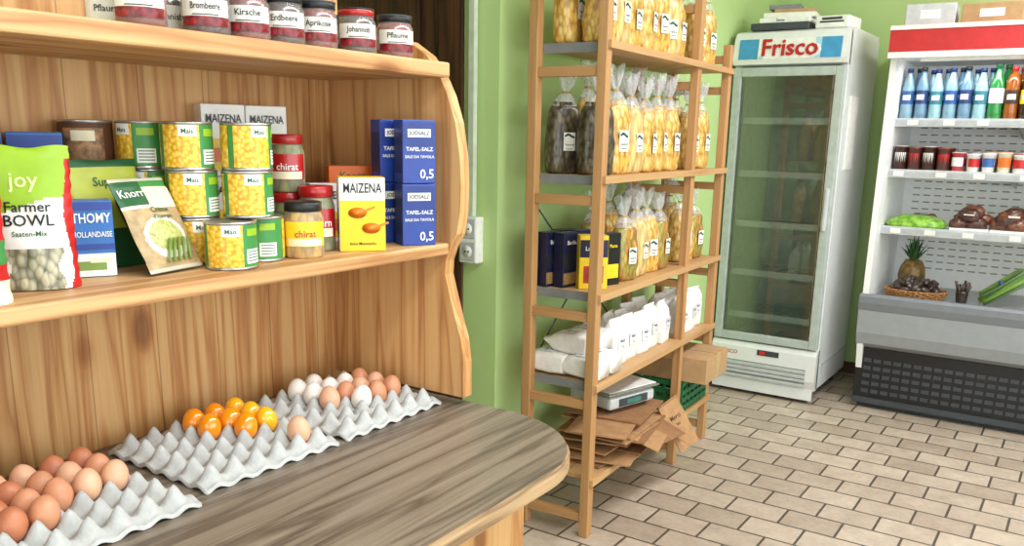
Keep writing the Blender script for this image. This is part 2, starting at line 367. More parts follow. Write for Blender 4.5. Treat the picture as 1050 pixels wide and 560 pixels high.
for (x,y,lv,rz,kd) in [(-1.205,.945,0,58,0),(-1.30,.945,0,75,0),(-1.245,1.04,0,20,0),(-1.388,.91,0,60,0),(-1.443,.84,0,60,0),
    (-1.30,.945,1,62,0),(-1.235,1.01,1,70,0),(-1.388,.92,1,35,0),(-1.443,.85,1,50,1),
    (-1.30,.94,2,62,0),(-1.235,1.012,2,88,0),(-1.388,.915,2,14,0),(-1.443,.845,2,60,1)]:
    place('canned_mushrooms' if kd else 'canned_corn',cd if kd else cc,T(x,y,ZS+lv*hc,rz+8))
seedy=lambda u,v,s: (red if (u>.40+.03*math.sin(v*9) or (u<-.45)) and v<.92 else (lime if v>.60+.05*math.sin(u*5) else (white if v>.30 or abs(u)>.30+.04*math.sin(v*30) else seeds)))
b=B(); fn=b.pouch(.112,.2,lambda t:.034*(1-t)**.55*(1-.25*abs(t-.3))+.001,seedy,nx=48,nzz=48,seed=1,waist=.04)
b.text('Farmer',-.003,0,.116,.020,black,.072,fn=fn); b.text('BOWL',-.003,0,.097,.022,black,.07,fn=fn); b.text('Saaten-Mix',-.003,0,.079,.010,dgreen,.06,fn=fn); b.text('joy',-.005,0,.153,.030,P('pale_lime',(222,236,160),.4),.05,fn=fn)
b.obj('seed_mix_pouch',T(-1.256,.643,ZS,60,-2))
b=B(); fn=b.pouch(.11,.155,lambda t:.028*(1-t)**.6+.001,lambda u,v,s:(green if .35<v<.55 else (cream if v<.2 else red)),seed=2,waist=.04)
b.obj('snack_pouch',T(-1.20,.517,ZS,62))
sblue=P('sauce_blue',(44,108,184),.4)
def sauce(w,d,h,M): return pack('sauce_carton',w,d,h,sblue,[(0,h*.16,w*.98,h*.30,white),(-w*.08,h*.15,w*.7,h*.12,P('asparagus',(120,150,70),.5)),(w*.15,h*.22,w*.5,h*.06,cream),(0,h*.40,w*.98,h*.07,blue),(0,h*.93,w*.98,h*.1,blue)],[('THOMY',0,h*.77,.021,white,w*.88),('HOLLANDAISE',0,h*.56,.012,white,w*.9)],M)
sauce(.062,.045,.118,T(-1.30,.755,ZS,64)); sauce(.08,.05,.218,T(-1.44,.755,ZS,64)); sauce(.08,.05,.218,T(-1.43,.655,ZS,64))
olive=P('packet_olive',(186,196,76),.35)
b=B(); fn=b.pouch(.125,.176,lambda t:.010*math.sin(pi*min(1,max(0,t)))**.5+.0012 if 0<t<1 else .0012,lambda u,v,s:(dgreen if v<.35 else olive if v<.93 else dgreen),seed=4,waist=.02)
b.text('Suppe',0,0,.14,.02,dgreen,.08,fn=fn)
b.obj('soup_packet',T(-1.338,.815,ZS+.001,92,-6))
def kn(u,v,s):
    if s<0: return dgreen
    if v>.97 or v<.03: return P('packet_grey',(200,196,180),.4)
    if v>.66: return dgreen if (u<-.02 and v>.7) else green if v>.9 else cream
    if (u-.02)**2/.14+(v-.34)**2/.05<1: return P('soup_bowl_white',(232,228,214),.3) if (u-.02)**2/.085+(v-.36)**2/.028>1 else P('soup',(170,176,96),.3,var=.2,scale=120)
    return P('packet_wood',(176,150,110),.5,var=.15,scale=60)
b=B(); fn=b.pouch(.116,.162,lambda t:.008*math.sin(pi*min(1,max(0,t)))**.5+.0012 if 0<t<1 else .0012,kn,nx=44,nzz=56,seed=5)
b.text('Knorr',-.029,0,.134,.020,white,.048,fn=fn); b.text('Crème',.012,0,.103,.014,dgreen,.06,fn=fn); b.text('d\'asperges',.012,0,.091,.010,dgreen,.06,fn=fn)
for i in range(5):
    b.rod((-.02+i*.012,-.011,.012),(.0+i*.01,-.013,.05),.0022,P('asparagus',(120,150,70),.5))
b.obj('asparagus_soup_packet',T(-1.226,.853,ZS+.004,102,-28))
def maiz(M,w=.085,d=.045,h=.137,nm='cornstarch_box'):
    return pack(nm,w,d,h,white,[(0,h*.3,w*.98,h*.45,yellow),(0,h*.3,w*.5,h*.2,orange)],[('MAIZENA',0,h*.80,.022,black,w*.82)],M,[(0,h*.5,d*.7,h*.5,blue)])
for y in (1.13,1.228):
    for k in (0,1): maiz(T(-1.455+(.01 if y>1.2 else 0),y,ZS+k*.138,78 if k==0 else 70))
maiz(T(-1.345,1.31,ZS,58),.085,.04,.122)
m1=B(); w,d,h=.088,.05,.143
so=P('spoon_orange',(236,130,30),.4)
m1.box((0,0,h/2),(w,d,h),yellow,.0012); m1.box((0,-d/2-.0003,h*.84),(w*.99,.0006,h*.30),white); m1.text('MAIZENA',0,-d/2-.0016,h*.85,.026,black,w*.84)
m1.box((-w/2-.0004,0,h*.5),(.0006,d*.98,h*.98),white); m1.box((-w/2-.0009,0,h*.4),(.0006,d*.7,h*.35),blue)
for (x,z) in ((-.010,.075),(.016,.045)):
    m1.lathe([(.013,0),(.015,.0012)],so,20,T(x,-d/2-.0005,z,0,90)@Matrix.Diagonal((1.2,.7,1,1))); m1.box((0,0,0),(.03,.0008,.004),so,0,T(x+.02,-d/2-.001,z+.006,0,0,-20))
m1.text('feine Maisstärke',0,-d/2-.0016,.015,.008,black,.07)
m1.obj('cornstarch_box',T(-1.20,1.255,ZS,50))
pack('bouillon_box',.10,.05,.156,orange,[(0,.13,.098,.045,orange),(0,.05,.08,.06,green)],[('Knorr',0,.135,.022,dgreen,.07)],T(-1.365,1.395,ZS,55))
salt=pack('salt_box',.072,.05,.126,blue,[(0,.096,.070,.05,P('salt_dark',(22,48,128),.35)),(-.0,.1,.05,.016,white)],[('0,5',.016,.018,.026,white,.04),('TAFEL-SALZ',0,.068,.011,white,.062),('SALE DA TAVOLA',0,.053,.008,white,.064),('JODSALZ',0,.1,.011,P('navy_print',(22,34,88),.4),.044)],None,[(0,.06,.04,.08,P('navy_print',(0,0,0)))])
for (x,y,rz) in ((-1.18,1.395,60),(-1.25,1.402,64)):
    for k in (0,1): place('salt_box',salt,T(x,y,ZS+k*.1275,rz+k*2))
def jar(r,h,content,lid,label,lt,lcol=black,seg=28,lz=(.22,.66)):
    b=B()
    b.lathe([(r*.9,0),(r*.985,.004),(r*.985,h*.68),(r*.86,h*.80),(r*.84,h*.82),(.001,h*.82)],content,seg)
    b.lathe([(r*.93,-.0),(r,.003),(r+.0008,.006),(r+.0008,h*.69),(r*.9,h*.8),(r*.88,h*.86)],jarglass,seg,cap=False)
    b.lathe([(r*.9,h*.83),(r*.93,h*.84),(r*.93,h*.985),(r*.88,h),(.001,h)],lid,seg)
    b.patch(r+.0014,h*lz[0],h*lz[1],-62,62,label,seg=16)
    if lt: b.text(lt,0,0,h*(lz[0]+lz[1])/2,h*.17,lcol,r*1.6,cyl=r+.0022)
    return b
redlid=P('red_lid',(178,24,30),.3,coat=.4)
for nm,M,a in (('pickle_jar',T(-1.33,1.185,ZS,55),(.035,.11,pickle,redlid,green,'Gurken',white)),('pickle_jar',T(-1.33,1.185,ZS+.111,50),(.035,.11,pickle,redlid,redlid,'chirat',white)),
    ('mini_corn_jar',T(-1.213,1.115,ZS,52),(.037,.102,corns,black,yellow,'chirat',redlid)),('pickle_jar',T(-1.265,1.198,ZS,50),(.036,.125,pickle,redlid,redlid,'Kapern',white))):
    j=jar(*a)
    j.patch(a[0]+.0016,a[1]*.23,a[1]*.36,-50,50,cream,seg=12); j.obj(nm,M)
berry=cells('berry_print',[(150,20,30),(120,16,36),(190,50,50)],90)
fl=['Himbeere','Brombeere','Kirsche','Erdbeere','Aprikose','Johannisb','Pflaume']
JH=.079
for i,y in enumerate((.80,.912,.992,1.068,1.145,1.245,1.352)):
    lid=black if i not in (0,5) else redlid
    j=jar(.036,JH,jam if i%2 else jam2,lid,paper,None,lz=(.14,.64))
    j.patch(.0381,JH*.14,JH*.32,-60,60,berry,seg=12)
    j.text(fl[i],0,0,.040,.014,black,.046,cyl=.0383); j.patch(.0380,.027,.0285,-30,30,black); j.lathe([(.034,.0),(.0345,.003)],black if lid!=black else dgrey,24,T(0,0,JH-.003))
    j.obj('jam_jar',T(-1.193,y,1.5405,52))
for i,y in enumerate((.80,.90,.98,1.06,1.14,1.22,1.30)):
    j=jar(.036,JH,jam if i%3 else jam2,redlid if i%3==1 else black,paper,fl[-i-1],lz=(.16,.6)); j.obj('jam_jar',T(-1.29,y+.015,1.5405,50))

# ---------------------------------------------------------------- rack (stands slightly askew to the wall)
CUR[0]=Matrix.Translation((-1.354,2.526,0))@Matrix.Rotation(math.radians(2.8),4,'Z')@Matrix.Translation((1.385,-2.55,0))
b=B(); xf,xb=-1.385,-1.635; ys=(2.55,3.40,3.79); hts=(1.92,1.95,1.79)
for y,h in zip(ys,hts):
    for x in (xf,xb): b.bb(x-.017,x+.017,y-.02,y+.02,0,h,rackZ,.003)
    for z in [.07,.49,.80,1.19,1.60,h-.06]: b.bb(xb+.017,xf-.017,y-.014,y+.014,z-.016,z+.016,rackX,.002)
for z in (1.69,1.27,.88,.565,.22):
    b.bb(xb-.012,xf+.028,ys[0]+.021,ys[1]-.021,z-.018,z,rackY,.002)
    b.bb(xb-.012,xf+.028,ys[1]+.021,ys[2]-.021,z-.018,z,rackY,.002)
    b.bb(xf+.017,xf+.030,ys[0]-.015,ys[2]+.012,z-.022,z+.002,rackY,.001)
    if z>.3: b.bb(xb+.02,xf-.02,ys[0]+.017,ys[0]+.0208,z-.03,z+.001,grey)
b.rod((xb-.015,ys[0],.55),(xb-.015,ys[1],1.2),.003,dgrey); b.rod((xb-.015,ys[1],.55),(xb-.015,ys[0],1.2),.003,dgrey)
b.obj('wooden_storage_rack')
def bag(mat,seed,H=.30,w=.060,d=.037):
    rr=random.Random(seed); b=B(); s=H/.3
    k=lambda:rr.uniform(.93,1.07); lx,ly=rr.uniform(-.018,.018),rr.uniform(-.006,.006); fw=rr.uniform(.5,.85)
    secs=[(0,w*.80,d*.7,4,0,0,0),(.008,w*.93,d*.95,4,0,0,0)]
    for z,fx,fy,e in ((.03,1,1.05,3.4),(.06,1.02,1.1,3),(.09,1.02,1.1,2.8),(.12,1.0,1.05,2.6),(.155,.96,1.0,2.4),(.185,.86,.9,2.3),(.21,.62,.65,2)):
        secs.append((z*s,w*fx*k(),d*fy*k(),e,rr.uniform(-.002,.002),0,0))
    b.loft(secs,mat,32,nz=seed)
    b.loft([(.198*s,w*.78,d*.82,2.2,0,0,.03),(.222*s,w*.5,d*.5,2,lx*.3,0,.2),(.236*s,.014,.012,2,lx*.5,ly*.5,.1),(.242*s,.012,.010,2,lx*.5,ly*.5,.1),(.253*s,w*.32,.014,2,lx*.6,ly*.7,.35),(.274*s,w*.75*fw,.018,2,lx*.9,ly,.6),(H,w*1.0*fw,.020,2,lx*1.2,ly*1.2,.7)],filmM,40,cap=False)
    b.lathe([(.013,0),(.014,.003),(.013,.006)],P('tie_gold',(190,150,60),.4),12,T(lx*.5,ly*.5,.235*s))
    y=-d*1.13-.003
    b.box((0,y,.095*s),(.044,.001,.06),paper); b.text('Teigwaren',0,y-.0012,.086*s,.009,black,.036); b.text('Hofladen',0,y-.0012,.074*s,.007,dgreen,.032)
    for q in range(7): b.lathe([(.004,0),(.0042,.0006)],dgreen if q%3 else teal,8,T(-.015+q*.005,y-.0006,.112*s+.004*math.sin(q*.8),0,90))
    return b.mesh('pasta_bag')
bags=[bag(pasta,1),bag(pasta,2,.29),bag(pasta3,3,.31),bag(pasta,4,.31),bag(pasta3,5,.28),bag(pasta,7,.30),bag(pasta4,8,.295)]; dbag=bag(pasta2,6,.34,.062,.036)
def put(me,nm,x,y,z,rz=82,j=10,sc_=0,zs=1): place(nm,me,T(x,y,z,rz+R.uniform(-j,j))@Matrix.Diagonal((1+R.uniform(-sc_,sc_),1+R.uniform(-sc_,sc_),zs+R.uniform(-sc_,sc_),1)))
z=1.2705
put(dbag,'dark_pasta_bag',-1.455,2.655,z,55); put(dbag,'dark_pasta_bag',-1.575,2.65,z,60)
def rowbags(z,y0,n,rowsx=(-1.445,-1.555),far=2,st=.119,pick=(0,2,1,5,3,4),zs=1.1):
    for row,x in enumerate(rowsx):
        for i in range(n): put(bags[pick[(i+row*3)%len(pick)]],'pasta_bag',x+R.uniform(-.008,.008),y0+i*st+R.uniform(-.004,.004),z,80,16,.05,zs+.04*row)
        for i in range(far): put(bags[pick[(i+2+row)%len(pick)]],'pasta_bag',x,3.50+i*.145,z,80,14,.05,zs)
rowbags(1.2705,2.79,5,st=.117,zs=1.14); rowbags(.8805,2.89,4,pick=(6,2,0,6,3,1),zs=1.04); rowbags(1.6905,2.63,7,st=.112,zs=1.1)
bx=pack('pasta_box',.085,.045,.19,dblue,[(0,.09,.08,.05,P('box_dark',(30,34,48),.4)),(0,.03,.08,.04,P('box_pasta',(150,120,70),.5,var=.2,scale=150))],[('Barilla',0,.155,.02,white,.06)],None)
for i,(x,y) in enumerate(((-1.60,2.62),(-1.545,2.64),(-1.60,2.73),(-1.545,2.75))): place('pasta_box',bx,T(x,y,.8805,78+i))
bx=pack('lasagne_box',.10,.055,.185,yellow,[(.0,.14,.098,.06,dblue),(0,.05,.07,.06,P('box_red2',(170,50,40),.5,var=.2))],[('Lasagne',0,.14,.02,white,.08)],None,[(0,.09,.045,.12,yellow)])
place('lasagne_box',bx,T(-1.455,2.665,.8805,38)); 
bk=pack('dark_pasta_box',.075,.045,.185,black,[(0,.05,.06,.05,yellow)],[('Pasta',0,.14,.018,yellow,.06)],None)
place('dark_pasta_box',bk,T(-1.44,2.765,.8805,70))
def flour(seed):
    b=B(); w,d=.047,.034
    b.loft([(0,w*.95,d*.95,7,0,0,0),(.01,w,d,6,0,0,0),(.05,w*1.04,d*1.06,5,0,0,0),(.1,w*1.03,d*1.04,5,0,0,0),(.135,w*.98,d*.9,5,0,0,0),(.15,w*.97,d*.5,4,0,0,0),(.165,w*.96,d*.22,3,0,.0,0),(.172,w*.95,.004,3,0,-.006,0)],P('flour_paper',(236,234,230),.7,var=.03,scale=50,bmp=.3),28,nz=seed*3+1)
    y=-d*1.07-.003
    b.box((0,y,.08),(.056,.001,.05),P('flour_label',(220,222,226),.6)); b.text('Mehl',0,y-.001,.09,.014,dblue,.04); b.text('1 kg',0,y-.001,.07,.010,grey,.03)
    return b.mesh('flour_bag')
fb=[flour(i) for i in range(4)]
for row,x in ((0,-1.44),(1,-1.53),):
    for i in range(5): put(fb[(i+row)%4],'flour_bag',x+R.uniform(-.012,.012),2.86+i*.108,.5655,85,14,.05)
    for i in range(3): put(fb[(i+row+1)%4],'flour_bag',x+R.uniform(-.012,.012),3.49+i*.105,.5655,85,10,.04)
for i,(x,y,zz) in enumerate(((-1.44,2.62,0),(-1.44,2.73,0),(-1.58,2.62,0),(-1.58,2.73,0),(-1.51,2.66,.068),(-1.50,2.77,.068))):
    place('flour_bag',fb[i%4],Matrix.Translation((x+.07,y,.605+zz))@Matrix.Rotation(math.radians(-88),4,'Y')@Matrix.Rotation(math.radians(90),4,'Z'))
b=B()
for i in range(16):
    zz=.222+i*.009; b.box((0,0,0),(R.uniform(.22,.3),R.uniform(.3,.42),.006),kraft if i%3 else kraft2,0,T(-1.49+R.uniform(-.02,.05),2.92+R.uniform(-.09,.06),zz+.003,R.uniform(-14,14),R.uniform(-.8,.8),R.uniform(-1,1)))
for i,(y,rz,ry) in enumerate(((2.85,12,22),(3.0,-10,18),(3.12,20,26))):
    b.box((.09,0,0),(.18,.2,.003),kraft if i!=1 else kraft2,0,T(-1.40,y,.345-.02*i,rz,0,ry))
b.obj('kraft_paper_bags')
b=B(); b.box((0,0,.0),(.13,.004,.21),kraft,0); b.text('Merci',0,-.003,.03,.03,brown,.09); b.text('bio',0,-.003,0,.02,brown,.09); b.box((0,-.002,.1),(.13,.006,.01),kraft2)
b.obj('paper_carrier_bag',T(-1.30,3.22,.25,70,-28,-14))
b=B()
b.box((0,0,.035),(.26,.22,.05),lgrey,.012); b.box((0,-.112,.035),(.16,.006,.03),dgrey,.001); b.box((0,-.1155,.035),(.08,.002,.018),teal)
b.lathe([(.03,.058),(.03,.068),(.01,.068)],dgrey,16); b.box((0,.0,.074),(.29,.24,.008),silver,.003); b.box((0,0,.081),(.27,.22,.004),white,.002)
for x in (-.1,.1):
    for y in (-.08,.08): b.lathe([(.012,0),(.012,.012)],black,12,T(x,y,0))
b.obj('kitchen_scale',T(-1.50,2.99,.3705,72))
b=B(); cg=P('crate_green',(28,110,66),.45)
b.bb(-.12,.12,-.155,.155,0,.008,cg)
for s in (-1,1):
    for z in (.01,.045,.08,.12): b.bb(-.12,.12,s*.155-.004,s*.155+.004,z,z+.02,cg); b.bb(s*.12-.004,s*.12+.004,-.155,.155,z,z+.02,cg)
    for i in range(7): b.bb(-.12+i*.04-.005,-.12+i*.04+.005,s*.155-.003,s*.155+.003,0,.14,cg); b.bb(s*.12-.003,s*.12+.003,-.155+i*.0517-.005,-.155+i*.0517+.005,0,.14,cg)
b.obj('green_plastic_crate',T(-1.49,3.595,.2215))
b=B(); b.box((0,0,.055),(.34,.29,.11),card,.002); b.box((0,0,.1105),(.34,.004,.001),kraft2); b.box((.1705,0,.06),(.001,.05,.11),P('tape',(200,170,120),.3)); b.obj('cardboard_box',T(-1.44,3.595,.363))
CUR[0]=None

b=B(); b.box((0,0,0),(.078,.045,.165),white,.006)
for z in (.04,-.04): b.box((0,-.0235,z),(.066,.004,.066),lgrey,.003); b.lathe([(.021,0),(.021,.002)],white,20,T(0,-.0245,z,0,90)); b.lathe([(.0035,0),(.0035,.001)],black,8,T(-.007,-.027,z,0,90)); b.lathe([(.0035,0),(.0035,.001)],black,8,T(.007,-.027,z,0,90))
b.bb(-.01,.012,-.01,.012,.083,1.65,P('conduit',(206,214,196),.5)); b.obj('wall_socket',T(-1.835,2.477,1.03))

# ---------------------------------------------------------------- fridge
b=B(); fx0,fx1,fy0,fy1=-1.70,-1.12,4.65,5.27; fw=P('fridge_white',(228,230,230),.3,var=.015,coat=.3)
fin=P('fridge_inside',(204,210,200),.6)
b.bb(fx0,fx0+.035,fy0,fy1,.08,1.93,fw); b.bb(fx1-.035,fx1,fy0,fy1,.08,1.93,fw); b.bb(fx0+.035,fx1-.035,fy1-.04,fy1,.08,1.93,fw)
b.bb(fx0+.035,fx1-.035,fy0+.02,fy1-.04,.08,.30,fw); b.bb(fx0+.035,fx1-.035,fy0+.02,fy1-.04,1.76,1.93,fw)
b.bb(fx0+.0355,fx0+.045,fy0+.02,fy1-.05,.30,1.76,fin); b.bb(fx1-.045,fx1-.0355,fy0+.02,fy1-.05,.30,1.76,fin); b.bb(fx0+.045,fx1-.045,fy1-.055,fy1-.041,.30,1.76,fin)
hp=[(fy0+.02,1.765),(fy0-.045,1.775),(fy0-.055,1.80),(fy0-.04,1.90),(fy0-.015,1.935),(fy0+.05,1.95),(fy1-.02,1.95),(fy1-.02,1.93),(fy0+.02,1.93)]
b.prism(hp,0,fx0,fx1,fw)
hb=P('header_blue',(70,150,200),.35); hb2=P('header_pale',(170,210,232),.35)
def onsign(x,t,off=.002):
    y=fy0-.055+.015*t-off; return (x,y,1.80+.10*t)
def quad(x0,x1,t0,t1,mat,off): b.add([onsign(x0,t0,off),onsign(x1,t0,off),onsign(x1,t1,off),onsign(x0,t1,off)],[(0,1,2,3)],mat)
quad(fx0+.03,fx1-.03,0,1,white,.002); quad(fx0+.03,fx0+.13,0,1,hb,.003); quad(fx1-.13,fx1-.03,0,1,hb,.003); quad(fx0+.13,fx0+.16,0,1,hb2,.003); quad(fx1-.16,fx1-.13,0,1,hb2,.003)
b.text('Frisco',0,0,0,.135,white,.38,M=T((fx0+fx1)/2,fy0-.053,1.85,0,-8)); b.text('Frisco',0,-.002,0,.118,red,.33,M=T((fx0+fx1)/2,fy0-.054,1.85,0,-8)); b.text('Frisco',0,-.0028,.0,.118,red,.322,M=T((fx0+fx1)/2+.004,fy0-.054,1.852,0,-8))
dx0,dx1,dz0,dz1=fx0+.005,fx1-.005,.305,1.76; dg=P('door_frame',(176,184,180),.35)
for a in ((dx0,dx0+.045,dz0,dz1),(dx1-.045,dx1,dz0,dz1),(dx0+.045,dx1-.045,dz0,dz0+.045),(dx0+.045,dx1-.045,dz1-.045,dz1)): b.bb(a[0],a[1],fy0-.045,fy0+.018,a[2],a[3],dg,.004)
b.bb(dx0+.045,dx1-.045,fy0-.03,fy0-.024,dz0+.045,dz1-.045,glassM)
for a in ((dx0+.045,dx0+.055),(dx1-.055,dx1-.045)): b.bb(a[0],a[1],fy0-.022,fy0-.012,dz0+.045,dz1-.045,black)
b.box((dx1-.022,fy0-.06,1.05),(.02,.03,.22),lgrey,.006)
bp=[(fy0+.02,.30),(fy0-.03,.295),(fy0-.045,.27),(fy0-.045,.13),(fy0-.02,.075),(fy0+.02,.075)]
b.prism(bp,0,fx0,fx1,fw)
for z in (.10,.125,.15,.175): b.bb(fx0+.05,fx1-.05,fy0-.052,fy0-.040,z,z+.012,lgrey); b.bb(fx0+.05,fx1-.05,fy0-.048,fy0-.039,z+.013,z+.017,grey)
b.text('FRISCO',fx0+.1,fy0-.0465,.235,.03,red,.1); b.box(((fx0+fx1)/2+.03,fy0-.046,.25),(.12,.004,.03),dgrey); b.box(((fx0+fx1)/2+.0,fy0-.049,.25),(.03,.002,.016),P('led_red',(220,40,30),.3))
for x in (fx0+.06,fx1-.06):
    for y in (fy0+.03,fy1-.06): b.lathe([(.02,0),(.025,.03),(.02,.085)],dgrey,12,T(x,y,0))
b.bb(fx0+.01,fx1-.01,fy0-.03,fy0-.02,.02,.08,fw)
wire=P('wire_white',(225,228,222),.4)
for z in (1.48,1.2,.93,.66,.42):
    for y in (fy0+.06,fy1-.08): b.bb(fx0+.047,fx1-.047,y-.004,y+.004,z-.004,z+.004,wire)
    b.bb(fx0+.047,fx1-.047,fy0+.05,fy0+.053,z-.004,z+.03,wire)
    for i in range(17): x=fx0+.06+i*.0288; b.bb(x-.0015,x+.0015,fy0+.06,fy1-.08,z,z+.003,wire)
b.bb(fx1,fx1+.006,fy0+.10,fy0+.26,1.25,1.62,paper); b.bb(fx1,fx1+.004,fy0+.05,fy1-.05,.2,.22,lgrey)
b.obj('glass_door_freezer')
b=B(); b.box((0,0,.018),(.30,.20,.036),dgrey,.005); b.box((.02,0,.049),(.26,.18,.026),white,.004); b.text('Swiss',0,-.091,.049,.02,black,.1); b.obj('electronic_device',T(-1.50,4.78,1.951,3))
b=B(); b.box((0,0,.03),(.17,.2,.06),white,.008); b.rod((-.06,-.1,.03),(.06,-.1,.03),.004,black); b.box((0,-.101,.045),(.1,.003,.012),dgrey); b.obj('label_printer',T(-1.23,4.80,1.951,-4))
b=B(); b.box((0,0,.012),(.26,.18,.024),paper,.001); b.box((.02,.0,.034),(.2,.15,.018),card,.001); b.box((-.03,0,.055),(.16,.12,.024),grey,.003); b.obj('paper_stack',T(-1.47,4.80,2.0145,8))
b=B(); b.box((0,0,.035),(.22,.12,.07),dgrey,.006); b.lathe([(.02,0),(.02,.006)],black,16,T(.05,-.061,.035,0,90)); b.obj('black_speaker',T(-1.36,5.05,1.951,0))

# ---------------------------------------------------------------- chiller
cx0,cx1=-.95,1.35; b=B(); cwh=P('chiller_white',(240,241,240),.4,var=.015); cgr=P('chiller_grey',(150,154,158),.4,var=.02); cg2=P('chiller_midgrey',(118,122,128),.4,var=.02)
for x0,x1 in ((cx0,cx0+.03),(cx1-.03,cx1)):
    b.prism([(4.73,.34),(4.73,.60),(4.76,1.80),(5.43,1.80),(5.43,.05),(4.80,.05)],0,x0,x1,cwh)
xa,xz=cx0+.0305,cx1-.0305
b.bb(xa,xz,5.36,5.43,.05,1.93,cwh)
b.bb(xa,xz,4.80,5.36,.30,.585,cwh)
b.prism([(4.77,.33),(4.72,.36),(4.70,.42),(4.695,.54),(4.80,.54),(4.80,.33)],0,cx0-.004,cx1+.004,cgr)
b.prism([(4.695,.541),(4.688,.58),(4.69,.612),(4.705,.625),(4.80,.615),(4.80,.541)],0,cx0-.006,cx1+.006,cg2)
b.bb(cx0,cx1,4.76,4.80,.04,.33,black); b.bb(cx0+.02,cx1-.02,4.80,5.3,.0,.05,dgrey)
for i in range(46): 
    x=cx0+.04+i*.049; 
    for k in range(5): b.bb(x,x+.036,4.757,4.7605,.085+k*.042,.105+k*.042,dgrey)
b.bb(cx0,cx1,4.745,4.76,.03,.06,dgrey)
b.bb(xa,xz,4.72,5.36,1.80,1.815,cwh)
cr=P('canopy_red',(196,44,48),.4)
b.prism([(4.70,1.805),(4.70,1.925),(4.72,1.94),(5.43,1.94),(5.43,1.93),(4.74,1.93),(4.74,1.805)],0,cx0-.003,cx1+.003,cr)
b.bb(cx0-.003,cx1+.003,4.692,4.70,1.795,1.822,white); b.bb(cx0-.003,cx1+.003,4.694,4.70,1.925,1.945,white)
b.bb(xa+.1,xz-.1,4.80,4.84,1.785,1.80,P('tube_white',(250,250,248),.3))
for z,yf in ((1.51,4.90),(1.255,4.87),(.965,4.85)):
    b.bb(xa,xz,yf,5.359,z-.02,z,cwh); b.bb(xa,xz,yf-.012,yf,z-.035,z+.006,lgrey)
    b.bb(xa,xz,yf-.014,yf-.0125,z-.028,z-.004,P('price_strip',(176,180,184),.3))
    for i in range(12): x=xa+.04+i*.18+R.uniform(-.03,.03); b.bb(x,x+.05,yf-.017,yf-.0145,z-.028,z-.004,paper)
    for x in (xa+.55,xa+1.15,xa+1.75): b.prism([(yf,z-.02),(5.359,z-.02),(5.359,z-.09)],0,x,x+.006,lgrey)
for zr in range(3):
    for k in range(5):
        z=[.70,1.03,1.32][zr]+k*.038
        for i in range(40): x=xa+.05+i*.055; b.bb(x,x+.035,5.3575,5.3605,z,z+.006,grey)
b.bb(xa,xz,4.81,5.35,.586,.60,P('deck_steel',(170,172,172),.35,metal=.5))
b.obj('open_display_chiller')
for i,(x,w,h,m) in enumerate(((-.80,.22,.10,lgrey),(-.52,.26,.09,card),(-.18,.24,.11,kraft2),(.15,.3,.09,card))):
    bq=B(); bq.box((0,0,h/2),(w,.22,h),m,.004); bq.box((0,-.111,h*.5),(w*.4,.002,h*.4),white); bq.box((0,0,h+.0005),(w,.02,.001),kraft); bq.obj('storage_box',T(x,4.86,1.9455,R.uniform(-5,5)))
def bottle(glassc,capc,labc,h=.25,r=.03,short=False):
    b=B(); nk=.72 if short else .62
    b.lathe([(r*.8,0),(r,.008),(r,h*.2),(r*.95,h*.24),(r,h*.28),(r,h*nk),(r*.75,h*(nk+.12)),(r*.42,h*.88),(r*.42,h*.93)],glassc,24)
    b.lathe([(r*.48,h*.92),(r*.48,h*.995),(r*.44,h)],capc,16); b.patch(r+.001,h*.3,h*.56,-180,180,labc,seg=28); b.patch(r+.0016,h*.38,h*.48,-35,35,white); return b.mesh('bottle')
capn=P('cap_navy',(24,40,96),.4)
water=P('water_pet',(128,164,182),.08,coat=.6); wb=bottle(water,capn,P('label_blue',(44,86,150),.4),.25); wb2=bottle(P('water_pet2',(150,190,200),.08,coat=.6),capn,P('label_teal',(50,120,140),.4),.245); wb3=bottle(P('water_pet3',(104,140,168),.08,coat=.6),black,P('label_navy',(34,60,110),.4),.255)
gb=bottle(P('green_pet',(40,130,60),.08,coat=.6),dgreen,white,.265,.033); ob=bottle(P('amber_drink',(150,80,24),.08,coat=.6),red,P('label_brown',(60,34,20),.5),.25,.031,True); ob2=bottle(P('amber2',(226,150,40),.08,coat=.6),P('capb',(40,60,120),.4),orange,.25,.031,True); ob3=bottle(P('cola',(50,26,20),.08,coat=.6),black,yellow,.25,.031,True)
for row,y in ((0,4.95),(1,5.025)):
    for i in range(32):
        x=-.885+i*.067+row*.033
        if x>1.27: continue
        if i<6: put((wb,wb3,wb2)[(i+row)%3],'water_bottle',x,y,1.511,0)
        elif i==6: put(gb,'green_bottle',x,y,1.511,0)
        elif i%3==1: put(ob,'iced_tea_bottle',x,y,1.511,0)
        elif i%3==2: put(ob3,'cola_bottle',x,y,1.511,0)
        else: put(ob2,'juice_bottle',x,y,1.511,0)
def cup(body,lid,h=.075,r=.036,tap=.82):
    b=B(); b.lathe([(r*tap,0),(r*.98,h*.93),(r*1.06,h*.94),(r*1.06,h)],body,20); b.lathe([(r*1.04,h),(r*1.0,h+.002)],lid,20); b.patch(r*.95+.001,h*.3,h*.75,-60,60,lid,seg=10) ; return b.mesh('cup')
cA=cup(white,red,.09,.031); cB=cup(cream,orange,.10,.031); cC=cup(P('dessert_dark',(70,36,26),.3),white,.12,.031,1); cD=cup(P('dessert_pink',(196,70,80),.4),white,.095,.031); cE=cup(P('jar_brown',(90,50,40),.3),red,.115,.031,1); cF=cup(white,P('lid_blue',(60,100,170),.4),.095,.031)
for row,y in ((0,4.92),(1,4.99),(2,5.06)):
    for i in range(32):
        x=-.88+i*.068
        me=(cC,cE)[i%2] if i<4 else (cA,cF,cB,cA,cD)[(i+row)%5]
        if x<1.25: place('dessert_jar' if i<4 else 'yogurt_cup',me,T(x,y,1.2555,R.uniform(-20,20)))
